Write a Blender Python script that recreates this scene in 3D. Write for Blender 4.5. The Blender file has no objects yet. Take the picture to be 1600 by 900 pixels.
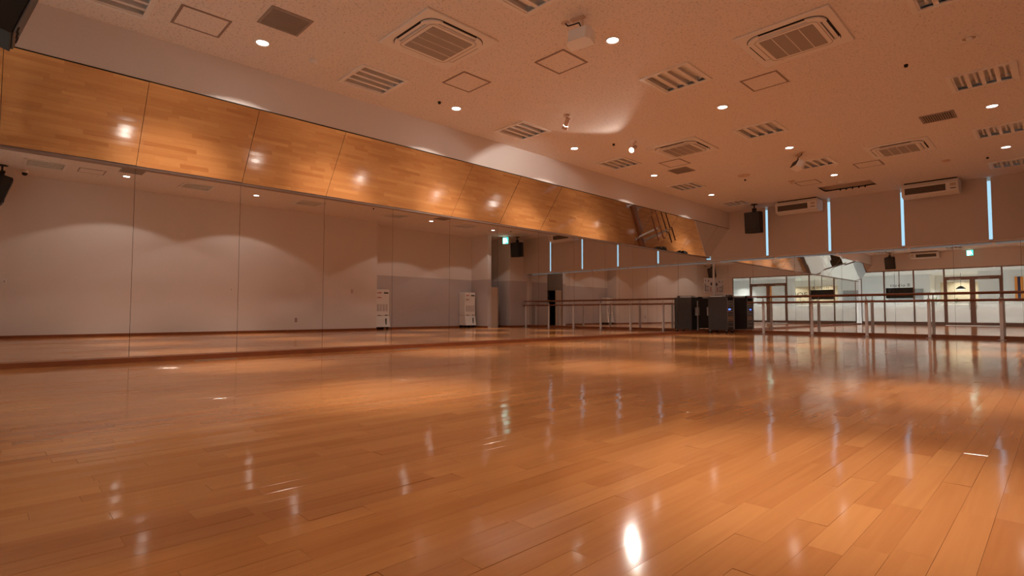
import bpy, math, random
from mathutils import Vector, Matrix
random.seed(7)
scene = bpy.context.scene
col = scene.collection

# ------------------------------------------------------------------ room measures (metres)
CX, CH = 7.425, 0.574           # camera: distance from mirror wall, height above floor
D = 15.976                      # far wall (front of its skirting)
SC = .9891                      # ceiling survey scale
H = CH+(3.633-CH)*SC            # studio ceiling
W = 8.27                        # right wall
YN = -.85                       # near (glazed) wall
XM, YM = -0.12, D + 0.15        # mirror planes
YBL = D*SC                      # plane of the roller blinds
ZB, ZT = 0.055, 2.266           # left mirror bottom / top
ZB2, ZT2 = 0.075, 2.200         # far mirror bottom / top
ZBL = 2.161                     # bottom of the blinds
BX, ZP = 0.530, 3.097          # bulkhead face, top of the tilted mirrors
S = 1.14*(CX-XM)/CX             # mirror width
def CS(x, y): return CX+(x-CX)*SC, y*SC

# ------------------------------------------------------------------ camera
F, YAW, PITCH, ROLL = 837.45, 0.79812, 0.04632, 0.00164
fw = Vector((-math.sin(YAW)*math.cos(PITCH), math.cos(YAW)*math.cos(PITCH), math.sin(PITCH)))
r0 = Vector((math.cos(YAW), math.sin(YAW), 0)); u0 = r0.cross(fw)
rt = r0*math.cos(ROLL) + u0*math.sin(ROLL); up = u0*math.cos(ROLL) - r0*math.sin(ROLL)
cam_d = bpy.data.cameras.new('camera'); cam = bpy.data.objects.new('camera', cam_d); col.objects.link(cam)
cam.matrix_world = Matrix(((rt.x, up.x, -fw.x, CX), (rt.y, up.y, -fw.y, 0), (rt.z, up.z, -fw.z, CH), (0, 0, 0, 1)))
cam_d.sensor_width = 36; cam_d.lens = F/1600*36; cam_d.clip_start = .02; cam_d.clip_end = 200
scene.camera = cam

# ------------------------------------------------------------------ world, exposure
world = bpy.data.worlds.new('world'); scene.world = world; world.use_nodes = True
bg = world.node_tree.nodes['Background']; bg.inputs[0].default_value = (0.50, 0.78, 1.0, 1); bg.inputs[1].default_value = .95
vs = scene.view_settings
vs.view_transform = 'Standard'; vs.look = 'None'; vs.exposure = 0.24; vs.gamma = 1; vs.use_curve_mapping = False
scene.cycles.max_bounces = 14; scene.cycles.glossy_bounces = 8; scene.cycles.diffuse_bounces = 5
scene.cycles.transparent_max_bounces = 12; scene.cycles.sample_clamp_indirect = 6
scene.cycles.use_denoising = True; scene.cycles.caustics_reflective = True; scene.cycles.blur_glossy = 0.3
WARM = (1.0, 0.895, 0.79)
WIDE_W, CORE_W, HALO_W, DISC_E = 38.0, 400.0, 150.0, 14.0

# ------------------------------------------------------------------ material helpers
def nt(name):
    m = bpy.data.materials.new(name); m.use_nodes = True
    return m, m.node_tree.nodes, m.node_tree.links, m.node_tree.nodes['Principled BSDF']
def mat(name, c, rough=.6, metal=0., spec=.5, emit=None, es=0., var=0., bump=0., scale=30.):
    m, n, l, b = nt(name)
    b.inputs['Base Color'].default_value = (*c, 1); b.inputs['Roughness'].default_value = rough
    b.inputs['Metallic'].default_value = metal; b.inputs['Specular IOR Level'].default_value = spec
    if emit:
        b.inputs['Emission Color'].default_value = (*emit, 1); b.inputs['Emission Strength'].default_value = es
    if var or bump:
        g = n.new('ShaderNodeNewGeometry'); t = n.new('ShaderNodeTexNoise')
        t.inputs['Scale'].default_value = scale; t.inputs['Detail'].default_value = 4
        l.new(g.outputs['Position'], t.inputs['Vector'])
        if var:
            r = n.new('ShaderNodeMapRange'); r.inputs[1].default_value = .3; r.inputs[2].default_value = .7
            r.inputs[3].default_value = 1-var; r.inputs[4].default_value = 1+var
            x = n.new('ShaderNodeVectorMath'); x.operation = 'SCALE'; x.inputs[0].default_value = c
            l.new(t.outputs['Fac'], r.inputs[0]); l.new(r.outputs[0], x.inputs['Scale']); l.new(x.outputs[0], b.inputs['Base Color'])
        if bump:
            u = n.new('ShaderNodeBump'); u.inputs['Strength'].default_value = bump; u.inputs['Distance'].default_value = .01
            l.new(t.outputs['Fac'], u.inputs['Height']); l.new(u.outputs[0], b.inputs['Normal'])
    return m
def wood(name, dark, light, rough, coat=0., along='y', spec=.5, wave=0.):
    """board wood: tone per board (mesh attribute), long grain, fine pores"""
    m, n, l, b = nt(name)
    g = n.new('ShaderNodeNewGeometry'); at = n.new('ShaderNodeAttribute'); at.attribute_name = 'tone'
    mp = n.new('ShaderNodeMapping'); mp.inputs['Scale'].default_value = (38, 1.6, 38) if along == 'y' else (1.6, 38, 38)
    off = n.new('ShaderNodeVectorMath'); off.operation = 'MULTIPLY_ADD'; off.inputs[1].default_value = (37, 53, 11)
    l.new(at.outputs['Color'], off.inputs[0]); l.new(g.outputs['Position'], off.inputs[2]); l.new(off.outputs[0], mp.inputs[0])
    t = n.new('ShaderNodeTexNoise'); t.inputs['Scale'].default_value = 1.0; t.inputs['Detail'].default_value = 5; t.inputs['Distortion'].default_value = .8
    l.new(mp.outputs[0], t.inputs['Vector'])
    mx = n.new('ShaderNodeMath'); mx.operation = 'MULTIPLY_ADD'; mx.inputs[1].default_value = .55
    l.new(t.outputs['Fac'], mx.inputs[0])
    tn = n.new('ShaderNodeMath'); tn.operation = 'MULTIPLY_ADD'; tn.inputs[1].default_value = .85; tn.inputs[2].default_value = -.2
    l.new(at.outputs['Fac'], tn.inputs[0]); l.new(tn.outputs[0], mx.inputs[2])
    cr = n.new('ShaderNodeMix'); cr.data_type = 'RGBA'; cr.clamp_factor = True
    cr.inputs[6].default_value = (*dark, 1); cr.inputs[7].default_value = (*light, 1)
    l.new(mx.outputs[0], cr.inputs[0]); l.new(cr.outputs[2], b.inputs['Base Color'])
    b.inputs['Roughness'].default_value = rough; b.inputs['Specular IOR Level'].default_value = spec
    b.inputs['Coat Weight'].default_value = coat; b.inputs['Coat Roughness'].default_value = .06
    if wave:
        t2 = n.new('ShaderNodeTexNoise'); t2.inputs['Scale'].default_value = 5.; t2.inputs['Detail'].default_value = 1
        l.new(off.outputs[0], t2.inputs['Vector'])
        u = n.new('ShaderNodeBump'); u.inputs['Strength'].default_value = 1.; u.inputs['Distance'].default_value = wave
        l.new(t2.outputs['Fac'], u.inputs['Height']); l.new(u.outputs[0], b.inputs['Normal']); l.new(u.outputs[0], b.inputs['Coat Normal'])
    return m
M = {}
M['floor'] = wood('maple_floor', (.36, .123, .036), (.57, .248, .084), .10, spec=.5, wave=.0001)
M['gap'] = mat('joint_dark', (.13, .055, .022), .8)
M['base'] = mat('skirting_wood', (.26, .075, .024), .35, var=.12, scale=6)
M['wall'] = mat('wall_paint', (.76, .70, .67), .75, var=.02, bump=.05, scale=60)
M['dado'] = mat('dado_paint', (.54, .49, .49), .7, var=.02, scale=20)
M['wallback'] = mat('backing', (.2, .17, .15), .9)
M['white'] = mat('white_plastic', (.80, .76, .72), .45)
M['whitemetal'] = mat('white_metal', (.82, .80, .78), .35)
M['grey'] = mat('grey_metal', (.50, .47, .45), .35, metal=.6)
M['alu'] = mat('bronze_aluminium', (.30, .225, .19), .45, metal=.3)
M['black'] = mat('black_plastic', (.012, .012, .012), .55)
M['rackside'] = mat('rack_side_panel', (.055, .05, .05), .6, var=.08, scale=20)
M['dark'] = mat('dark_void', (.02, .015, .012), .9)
M['mesh'] = mat('grille_mesh', (.33, .27, .23), .7)
M['rail'] = mat('barre_wood', (.25, .075, .03), .32, var=.15, scale=9)
M['tan'] = mat('tan_lamp_body', (.62, .44, .33), .5)
M['blind'] = mat('blind_fabric', (.62, .54, .49), .85, var=.04, bump=.1, scale=260)
M['rubber'] = mat('rubber', (.02, .02, .02), .8)
M['glow'] = mat('lamp_glow', (1, 1, 1), .5, emit=(1, .93, .84), es=DISC_E)
M['reflector'] = mat('lamp_reflector', (.65, .6, .56), .25, metal=.8)
M['tube'] = mat('unlit_tube', (.8, .8, .78), .3)
M['paper'] = mat('paper', (.78, .74, .72), .7)
M['ink'] = mat('ink', (.04, .04, .045), .7)
M['inkred'] = mat('ink_red', (.45, .08, .04), .7)
M['green'] = mat('sign_green', (.0, .35, .25), .5, emit=(.03, .80, .58), es=2.2)
M['signwhite'] = mat('sign_white', (.9, .9, .9), .5, emit=(.8, 1, .93), es=4.0)
M['blueled'] = mat('blue_display', (.02, .05, .3), .4, emit=(.08, .2, 1), es=2.5)
M['amber'] = mat('gear_front', (.24, .13, .06), .5)
M['gear'] = mat('gear_black', (.03, .03, .032), .4)
M['lobbywall'] = mat('lobby_paint', (.80, .79, .77), .7)
M['lobbyfloor'] = mat('lobby_tile', (.52, .47, .43), .35, var=.05, scale=3)
M['lobbygrey'] = mat('lobby_grey', (.36, .36, .37), .7)
M['beige'] = mat('sign_wall', (.62, .50, .34), .6, var=.04, scale=5)
M['gold'] = mat('sign_letters', (.06, .05, .035), .5)
M['orange'] = mat('orange_print', (.80, .28, .04), .6)
M['navy'] = mat('navy_print', (.02, .02, .07), .6)
M['leaf'] = mat('leaf', (.08, .19, .05), .5, var=.3, scale=25)
M['pot'] = mat('pot', (.6, .58, .55), .6)
M['lampglow'] = mat('lobby_lamp', (1, 1, 1), .5, emit=(1, .97, .92), es=3)
M['warmglow'] = mat('cove_glow', (1, 1, 1), .5, emit=(1, .72, .4), es=3)
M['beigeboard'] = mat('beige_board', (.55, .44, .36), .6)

m, n, l, b = nt('mirror')                       # silvered glass
n.remove(b); gl = n.new('ShaderNodeBsdfGlossy'); gl.inputs['Color'].default_value = (.83, .825, .81, 1); gl.inputs['Roughness'].default_value = 0.0
l.new(gl.outputs[0], n['Material Output'].inputs[0]); M['mirror'] = m
m, n, l, b = nt('clear_glass')
n.remove(b); tr = n.new('ShaderNodeBsdfTransparent'); tr.inputs[0].default_value = (.92, .96, .95, 1)
gl = n.new('ShaderNodeBsdfGlossy'); gl.inputs['Roughness'].default_value = 0.0
lw = n.new('ShaderNodeLayerWeight'); lw.inputs[0].default_value = .5; pw = n.new('ShaderNodeMath'); pw.operation = 'POWER'; pw.inputs[1].default_value = 5
fr = n.new('ShaderNodeMapRange'); fr.inputs[3].default_value = .04; l.new(lw.outputs['Facing'], pw.inputs[0]); l.new(pw.outputs[0], fr.inputs[0]); mx = n.new('ShaderNodeMixShader')
l.new(fr.outputs[0], mx.inputs[0]); l.new(tr.outputs[0], mx.inputs[1]); l.new(gl.outputs[0], mx.inputs[2])
l.new(mx.outputs[0], n['Material Output'].inputs[0]); M['glass'] = m
# glass with a frosted film that thins out upwards (printed gradient film)
m, n, l, b = nt('film_glass')
n.remove(b); tr = n.new('ShaderNodeBsdfTransparent'); tr.inputs[0].default_value = (.92, .96, .95, 1)
gl = n.new('ShaderNodeBsdfGlossy'); gl.inputs['Roughness'].default_value = 0.0
lw = n.new('ShaderNodeLayerWeight'); lw.inputs[0].default_value = .5; pw = n.new('ShaderNodeMath'); pw.operation = 'POWER'; pw.inputs[1].default_value = 5
fr = n.new('ShaderNodeMapRange'); fr.inputs[3].default_value = .04; l.new(lw.outputs['Facing'], pw.inputs[0]); l.new(pw.outputs[0], fr.inputs[0]); mx = n.new('ShaderNodeMixShader')
l.new(fr.outputs[0], mx.inputs[0]); l.new(tr.outputs[0], mx.inputs[1]); l.new(gl.outputs[0], mx.inputs[2])
tl = n.new('ShaderNodeBsdfTranslucent'); tl.inputs[0].default_value = (.86, .86, .84, 1)
df = n.new('ShaderNodeBsdfDiffuse'); df.inputs[0].default_value = (.7, .7, .68, 1); m2 = n.new('ShaderNodeMixShader'); m2.inputs[0].default_value = .3
l.new(tl.outputs[0], m2.inputs[1]); l.new(df.outputs[0], m2.inputs[2])
g = n.new('ShaderNodeNewGeometry'); sp = n.new('ShaderNodeSeparateXYZ'); l.new(g.outputs['Position'], sp.inputs[0])
mr = n.new('ShaderNodeMapRange'); mr.inputs[1].default_value = .70; mr.inputs[2].default_value = 1.25; mr.inputs[3].default_value = .93; mr.inputs[4].default_value = 0.
mr.interpolation_type = 'SMOOTHSTEP'; l.new(sp.outputs[2], mr.inputs[0])
m3 = n.new('ShaderNodeMixShader'); l.new(mr.outputs[0], m3.inputs[0]); l.new(mx.outputs[0], m3.inputs[1]); l.new(m2.outputs[0], m3.inputs[2])
l.new(m3.outputs[0], n['Material Output'].inputs[0]); M['film'] = m
# fissured acoustic ceiling board
m, n, l, b = nt('acoustic_ceiling')
g = n.new('ShaderNodeNewGeometry'); t = n.new('ShaderNodeTexNoise'); t.inputs['Scale'].default_value = 42; t.inputs['Detail'].default_value = 6; t.inputs['Roughness'].default_value = .7
l.new(g.outputs['Position'], t.inputs['Vector'])
r = n.new('ShaderNodeMapRange'); r.inputs[1].default_value = .34; r.inputs[2].default_value = .46; r.inputs[3].default_value = .58; r.inputs[4].default_value = 1.
l.new(t.outputs['Fac'], r.inputs[0])
x = n.new('ShaderNodeVectorMath'); x.operation = 'SCALE'; x.inputs[0].default_value = (.80, .72, .66); l.new(r.outputs[0], x.inputs['Scale'])
l.new(x.outputs[0], b.inputs['Base Color']); b.inputs['Roughness'].default_value = .9
u = n.new('ShaderNodeBump'); u.inputs['Strength'].default_value = .35; u.inputs['Distance'].default_value = .004
l.new(r.outputs[0], u.inputs['Height']); l.new(u.outputs[0], b.inputs['Normal']); M['ceiling'] = m
# perforated AC grille
m, n, l, b = nt('ac_grille')
tc = n.new('ShaderNodeTexCoord'); mp = n.new('ShaderNodeMapping'); mp.inputs['Scale'].default_value = (1, 1, 0)
ck = n.new('ShaderNodeTexBrick'); ck.offset = 0; ck.inputs['Scale'].default_value = 1.; ck.inputs['Mortar Size'].default_value = .004
ck.inputs['Brick Width'].default_value = .016; ck.inputs['Row Height'].default_value = .016
ck.inputs['Color1'].default_value = ck.inputs['Color2'].default_value = (.16, .135, .12, 1); ck.inputs['Mortar'].default_value = (.42, .37, .33, 1)
l.new(tc.outputs['Object'], mp.inputs[0]); l.new(mp.outputs[0], ck.inputs['Vector']); l.new(ck.outputs['Color'], b.inputs['Base Color'])
b.inputs['Roughness'].default_value = .6; M['acgrille'] = m

# ------------------------------------------------------------------ mesh helpers
class MB:
    def __init__(s): s.v = []; s.f = []; s.sm = []
    def add(s, vs, fs, smooth=False, T=None):
        o = len(s.v)
        s.v += [tuple(T @ Vector(p)) if T else tuple(p) for p in vs]
        s.f += [tuple(i+o for i in f) for f in fs]; s.sm += [smooth]*len(fs); return s
    def box(s, x0, x1, y0, y1, z0, z1, T=None, ch=0.):
        if ch:
            return s.cbox(x0, x1, y0, y1, z0, z1, ch, T)
        return s.add([(x0,y0,z0),(x1,y0,z0),(x1,y1,z0),(x0,y1,z0),(x0,y0,z1),(x1,y0,z1),(x1,y1,z1),(x0,y1,z1)],
                     [(0,3,2,1),(4,5,6,7),(0,1,5,4),(1,2,6,5),(2,3,7,6),(3,0,4,7)], False, T)
    def cbox(s, x0, x1, y0, y1, z0, z1, c, T=None):     # box with chamfered edges
        vs = []; idx = {}
        for ix, X in enumerate((x0, x1)):
            for iy, Y in enumerate((y0, y1)):
                for iz, Z in enumerate((z0, z1)):
                    dx, dy, dz = (c if ix == 0 else -c), (c if iy == 0 else -c), (c if iz == 0 else -c)
                    for a, p in enumerate(((X, Y+dy, Z+dz), (X+dx, Y, Z+dz), (X+dx, Y+dy, Z))):
                        idx[(ix, iy, iz, a)] = len(vs); vs.append(p)
        k = lambda *q: idx[q]; fs = []
        for i in (0, 1):
            fs.append([k(i,0,0,0), k(i,1,0,0), k(i,1,1,0), k(i,0,1,0)][::(1 if i else -1)])
            fs.append([k(0,i,0,1), k(0,i,1,1), k(1,i,1,1), k(1,i,0,1)][::(1 if i else -1)])
            fs.append([k(0,0,i,2), k(1,0,i,2), k(1,1,i,2), k(0,1,i,2)][::(1 if i else -1)])
        for i in (0, 1):
            for j in (0, 1):
                o = 1 if i == j else -1
                fs.append([k(i,j,0,0), k(i,j,0,1), k(i,j,1,1), k(i,j,1,0)][::o])
                fs.append([k(i,0,j,0), k(i,1,j,0), k(i,1,j,2), k(i,0,j,2)][::o])
                fs.append([k(0,i,j,1), k(0,i,j,2), k(1,i,j,2), k(1,i,j,1)][::o])
                for h in (0, 1): fs.append([k(i,j,h,0), k(i,j,h,1), k(i,j,h,2)][::(1 if (i+j+h) % 2 else -1)])
        return s.add(vs, fs, False, T)
    def cyl(s, p0, p1, r, n=16, r1=None, caps=True):
        p0 = Vector(p0); p1 = Vector(p1); r1 = r if r1 is None else r1
        d = (p1-p0).normalized(); a = d.orthogonal().normalized(); b_ = d.cross(a)
        ring = lambda p, q: [p+(a*math.cos(2*math.pi*i/n)+b_*math.sin(2*math.pi*i/n))*q for i in range(n)]
        A, B = ring(p0, r), ring(p1, r1)
        s.add(A+B, [(i, (i+1) % n, n+(i+1) % n, n+i) for i in range(n)], True)
        if caps:
            s.add(A, [tuple(range(n))[::-1]]); s.add(B, [tuple(range(n))])
        return s
    def tube(s, pts, r, n=8):
        for a, b_ in zip(pts, pts[1:]): s.cyl(a, b_, r, n)
        return s
    def lathe(s, c, prof, n=28):          # profile (radius, dz) about vertical axis at c, top to bottom
        vs = []; fs = []
        for (r_, z_) in prof:
            vs += [(c[0]+r_*math.cos(2*math.pi*i/n), c[1]+r_*math.sin(2*math.pi*i/n), c[2]+z_) for i in range(n)]
        for k_ in range(len(prof)-1):
            fs += [(k_*n+i, (k_+1)*n+i, (k_+1)*n+(i+1) % n, k_*n+(i+1) % n) for i in range(n)]
        return s.add(vs, fs, True)
    def prism(s, poly, z0, z1, T=None):   # polygon (x,y) extruded
        n_ = len(poly); vs = [(x, y, z0) for x, y in poly]+[(x, y, z1) for x, y in poly]
        fs = [tuple(range(n_))[::-1], tuple(range(n_, 2*n_))]+[(i, (i+1) % n_, n_+(i+1) % n_, n_+i) for i in range(n_)]
        return s.add(vs, fs, False, T)
    def ring(s, outer, inner, z0, z1):    # annulus between two polygons with equal vertex count
        n_ = len(outer); vs = [(x, y, z0) for x, y in outer]+[(x, y, z0) for x, y in inner]+[(x, y, z1) for x, y in outer]+[(x, y, z1) for x, y in inner]
        fs = []
        for i in range(n_):
            j = (i+1) % n_
            fs += [(i, n_+i, n_+j, j), (2*n_+i, 2*n_+j, 3*n_+j, 3*n_+i), (i, j, 2*n_+j, 2*n_+i), (n_+i, 3*n_+i, 3*n_+j, n_+j)]
        return s.add(vs, fs)
    def build(s, name, m_, parent=None, tone=None):
        me = bpy.data.meshes.new(name); me.from_pydata(s.v, [], s.f); me.update()
        for p, q in zip(me.polygons, s.sm): p.use_smooth = q
        me.materials.append(M[m_] if isinstance(m_, str) else m_)
        if tone is not None:
            at = me.attributes.new('tone', 'FLOAT_COLOR', 'FACE')
            if isinstance(tone, (int, float)): tone = [tone]*len(s.f)
            for i, t_ in enumerate(tone): at.data[i].color = (t_, t_, t_, 1)
        o = bpy.data.objects.new(name, me); col.objects.link(o)
        if parent: o.parent = parent
        return o
def rrect(w, h, r, n=6):
    p = []
    for (cx_, cy_, a0) in ((w/2-r, h/2-r, 0), (-w/2+r, h/2-r, 90), (-w/2+r, -h/2+r, 180), (w/2-r, -h/2+r, 270)):
        for i in range(n+1):
            a = math.radians(a0+90*i/n); p.append((cx_+r*math.cos(a), cy_+r*math.sin(a)))
    return p
def tag(o, label, cat, group=None):
    o['label'] = label; o['category'] = cat
    if group: o['group'] = group
    return o
def struct(o): o['kind'] = 'structure'; return o
def thing(name, loc, rz, label, cat, group=None):
    o = bpy.data.objects.new(name, None); col.objects.link(o); o.location = loc; o.rotation_euler = (0, 0, rz); o.empty_display_size = .1
    return tag(o, label, cat, group)
def copy_tree(o, parent=None):
    c = o.copy(); col.objects.link(c); c.parent = parent
    for ch in list(o.children): copy_tree(ch, c)
    return c
def box(name, m_, *a, parent=None, ch=0.):
    return MB().box(*a, ch=ch).build(name, m_, parent)
def text(name, body, size, m_, loc, rot, parent=None, ext=.004):
    c = bpy.data.curves.new(name, 'FONT'); c.body = body; c.size = size; c.extrude = ext; c.align_x = 'CENTER'
    t_ = bpy.data.objects.new(name, c); col.objects.link(t_)
    me = bpy.data.meshes.new_from_object(t_.evaluated_get(bpy.context.evaluated_depsgraph_get()))
    bpy.data.objects.remove(t_); me.materials.clear(); me.materials.append(M[m_])
    o = bpy.data.objects.new(name, me); col.objects.link(o); o.location = loc; o.rotation_euler = rot
    if parent: o.parent = parent
    return o
def project(p):
    d = Vector(p)-Vector((CX, 0, CH)); z = d.dot(fw)
    return None if z < .15 else (800+F*d.dot(rt)/z, 450-F*d.dot(up)/z)

# ================================================================== FLOOR
floor = struct(box('floor', 'gap', -.4, 9.4, YN, D+.45, -.2, -.0125))
BW = .0775; boards = []
xr = 0.
for i in range(121):
    x0 = i*BW - .01; y = YN - random.random()*.9
    while y < D+.04:
        L = random.choice((.30, .42, .55, .62, .75)); y1 = min(y+L, D+.04); ya = max(y, YN)
        if y1 > ya+.02: boards.append((x0, x0+BW, ya, y1))
        y += L
def board_geo(mb, bd, tone_list):
    x0, x1, y0, y1 = bd; g_ = .0002; tilt = random.gauss(0, .00026); tip = random.gauss(0, .0003)
    xa, xb, ya, yb = x0+g_, x1-g_, y0+g_, y1-g_; c_ = .0003
    z = lambda sx, sy: sx*tilt+sy*tip
    vs_ = [(xa,ya,-.012),(xb,ya,-.012),(xb,yb,-.012),(xa,yb,-.012),
           (xa,ya,-c_+z(-1,-1)),(xb,ya,-c_+z(1,-1)),(xb,yb,-c_+z(1,1)),(xa,yb,-c_+z(-1,1)),
           (xa+c_,ya+c_,z(-1,-1)),(xb-c_,ya+c_,z(1,-1)),(xb-c_,yb-c_,z(1,1)),(xa+c_,yb-c_,z(-1,1))]
    fs_ = [(0,1,5,4),(1,2,6,5),(2,3,7,6),(3,0,4,7),(4,5,9,8),(5,6,10,9),(6,7,11,10),(7,4,8,11),(8,9,10,11)]
    mb.add(vs_, fs_); t_ = min(1, max(0, random.gauss(.48, .15))); tone_list += [t_]*9
def px_area(bd):
    q = [project((bd[0], bd[2], 0)), project((bd[1], bd[2], 0)), project((bd[1], bd[3], 0)), project((bd[0], bd[3], 0))]
    if any(k is None for k in q): return 0
    if not any(0 < k[0] < 1600 and 0 < k[1] < 900 for k in q): return 0
    return abs(sum(q[i][0]*q[(i+1) % 4][1]-q[(i+1) % 4][0]*q[i][1] for i in range(4)))/2
boards.sort(key=px_area, reverse=True)
for bd in boards[:300]:
    mb = MB(); tl_ = []; board_geo(mb, bd, tl_); mb.build('floor_board', 'floor', floor, tl_)
mb = MB(); tl_ = []
for bd in boards[300:]: board_geo(mb, bd, tl_)
far_boards = mb.build('floor_boards', 'floor', floor, tl_); far_boards['kind'] = 'stuff'

# ================================================================== CEILING with openings for the recessed light boxes
COLS = tuple(CX+(x-CX)*SC for x in (1.185, 4.0, 6.8)); TY = [y*SC for y in (.74, 3.53, 6.32, 9.12, 11.95, 14.75)]
TROFF = [(x, y) for x in COLS for y in TY if not (x == COLS[1] and y > 14)]
holes = [(x-.3, x+.3, y-.3, y+.3) for x, y in TROFF] + [(CS(3.9, 0)[0]-.54, CS(3.9, 0)[0]+.54, CS(0, 14.67)[1]-.31, CS(0, 14.67)[1]+.31)]
xs = sorted({-.35, 9.4} | {q for h in holes for q in h[:2]}); ys = sorted({YN-.1, D+.3} | {q for h in holes for q in h[2:]})
mb = MB()
for i in range(len(xs)-1):
    for j in range(len(ys)-1):
        cx_, cy_ = (xs[i]+xs[i+1])/2, (ys[j]+ys[j+1])/2
        if any(h[0] < cx_ < h[1] and h[2] < cy_ < h[3] for h in holes): continue
        mb.add([(xs[i],ys[j],H),(xs[i],ys[j+1],H),(xs[i+1],ys[j+1],H),(xs[i+1],ys[j],H)], [(0,1,2,3)])
for h in holes:   # thickness of the board round each opening
    mb.add([(h[0],h[2],H),(h[1],h[2],H),(h[1],h[3],H),(h[0],h[3],H),(h[0],h[2],H+.03),(h[1],h[2],H+.03),(h[1],h[3],H+.03),(h[0],h[3],H+.03)],
           [(0,1,5,4),(1,2,6,5),(2,3,7,6),(3,0,4,7)])
mb.box(-.35, 9.4, YN-.1, D+.3, H+.25, H+.3)
struct(mb.build('ceiling', 'ceiling'))

# ================================================================== LEFT WALL: skirting, mirrors, tilted mirrors, bulkhead
mb = MB(); mb.box(-.35, XM-.012, YN-.1, D+.45, 0, H); mb.box(XM-.012, BX, YN-.1, YBL+.1, ZP+.004, H)
wl = struct(mb.build('wall_left', 'wall'))
struct(box('baseboard_left', 'base', XM-.01, 0, YN, D, 0, ZB))
struct(MB().box(XM, XM+.048, YN, YBL, ZT-.012, ZT+.010).build('trim_1', 'alu'))       # metal edge under the tilted mirrors
edges = [YN]+[(D-1.14*k)*(CX-XM)/CX for k in range(14, 0, -1)]+[YM]
for a, b_ in zip(edges, edges[1:]):
    MB().box(XM-.006, XM, a+.002, b_-.002 if b_ < YM else YM, ZB, ZT).build('mirror_panel', 'mirror', wl)
box('mirror_backing', 'dark', XM-.0119, XM-.0075, YN, YM, ZB, ZT, parent=wl)
XB = XM+.042; sl = math.hypot(BX-XB, ZP-ZT-.012); vx, vz = (BX-XB)/sl, (ZP-ZT-.012)/sl; NX, NZ = vz, -vx
def PT(u, v, h_): return (XB+v*vx+h_*NX, u, ZT+.012+v*vz+h_*NZ)
for a, b_ in zip(edges, edges[1:-1]+[YBL]):      # tilted mirrors leaning out over the wall mirrors; each hangs a hair differently
    c_ = (a+b_)/2; t1, t2 = random.gauss(0, .0048), random.gauss(0, .0019)
    vs_ = [PT(u, v, h_+(u-c_)*t1+(v-sl/2)*t2) for h_ in (-.010, -.004) for (u, v) in ((a+.002, .004), (b_-.002, .004), (b_-.002, sl-.004), (a+.002, sl-.004))]
    MB().add(vs_, [(0,3,2,1),(4,5,6,7),(0,1,5,4),(1,2,6,5),(2,3,7,6),(3,0,4,7)]).build('tilted_mirror_panel', 'mirror', wl)
# wedge-shaped end of the panel housing, closing the gap behind the boards
mb = MB(); q = [(XM, ZT+.012), (XB-.02, ZT+.012), (BX-.03, ZP), (XM, ZP)]
mb.add([(x, YN, z) for x, z in q]+[(x, YBL-.002, z) for x, z in q], [(0,1,2,3),(7,6,5,4),(0,4,5,1),(1,5,6,2),(2,6,7,3),(3,7,4,0)])
struct(mb.build('trim_2', 'wallback'))
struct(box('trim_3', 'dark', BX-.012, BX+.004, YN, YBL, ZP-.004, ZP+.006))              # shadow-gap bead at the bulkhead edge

# ================================================================== FAR WALL: skirting, mirrors, windows with roller blinds
mb = MB(); mb.box(-.35, 8.2, YM+.012, YM+.3, 0, ZT2); mb.box(XM-.02, 8.2, YBL+.06, YM+.3, ZT2, ZT2+.012)
wf = struct(mb.build('wall_far', 'wall'))
XE = 7.84
struct(box('baseboard_far', 'base', 0, XE, D, YM+.012, 0, ZB2))
struct(box('trim_4', 'whitemetal', XM, XE, YM-.006, YM-.0005, ZT2-.005, ZT2))
struct(box('trim_5', 'whitemetal', XM-.002, XM+.022, YM-.03, YM-.001, ZB2, ZT2-.006))   # corner bead between the two mirror walls
fx = [XM]+[CX+(1.14*k-CX)*YM/D for k in range(1, 7)]+[XE]
for a, b_ in zip(fx, fx[1:]):
    MB().box(a+.002 if a > XM else a, b_-.002, YM, YM+.006, ZB2, ZT2).build('mirror_panel', 'mirror', wf)
box('mirror_backing', 'dark', XM, XE, YM+.0075, YM+.0119, ZB2, ZT2, parent=wf)
GX = [CX+(x-CX)*SC for x in (-.165, 1.556, 3.159, 4.762, 6.365, 7.95)]
for k in range(5):   # window bays above the mirrors
    a, b_ = GX[k], GX[k+1]; mid = (a+b_)/2
    mb = MB(); z0, z1 = ZT2+.012, H
    mb.box(a+.25, a+.31, YBL+.14, YBL+.2, z0, z1); mb.box(b_-.31, b_-.25, YBL+.14, YBL+.2, z0, z1); mb.box(a, b_, YBL+.14, YBL+.2, z0, z0+.02); mb.box(a, b_, YBL+.14, YBL+.2, z1-.05, z1)
    w_ = struct(mb.build('window_%d' % (k+1), 'whitemetal'))
    MB().box(a, b_, YBL+.165, YBL+.171, z0+.02, z1-.05).build('pane', 'glass', w_)
    name = ['beside the tilted mirror canopy', 'under the hanging air conditioner by the speaker', 'between the two hanging air conditioners', 'under the right hanging air conditioner', 'at the right end of the far wall'][k]
    t_ = thing('roller_blind', (mid, YBL, ZBL), 0, 'lowered beige roller blind '+name, 'blind', 'roller blinds on the far wall')
    hw = (b_-a)/2-.031
    box('blind_fabric', 'blind', -hw, hw, .004, .007, .022, H-ZBL-.002, parent=t_)
    MB().box(-hw, hw, -.002, .010, .008, .024, ch=.002).build('bottom_bar', 'whitemetal', t_)
    MB().cyl((-hw, .035, H-ZBL-.035), (hw, .035, H-ZBL-.035), .026).build('roller', 'whitemetal', t_)
struct(box('wall_far_end', 'wall', GX[5], 8.2, YBL, YBL+.25, ZBL, H))

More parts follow.
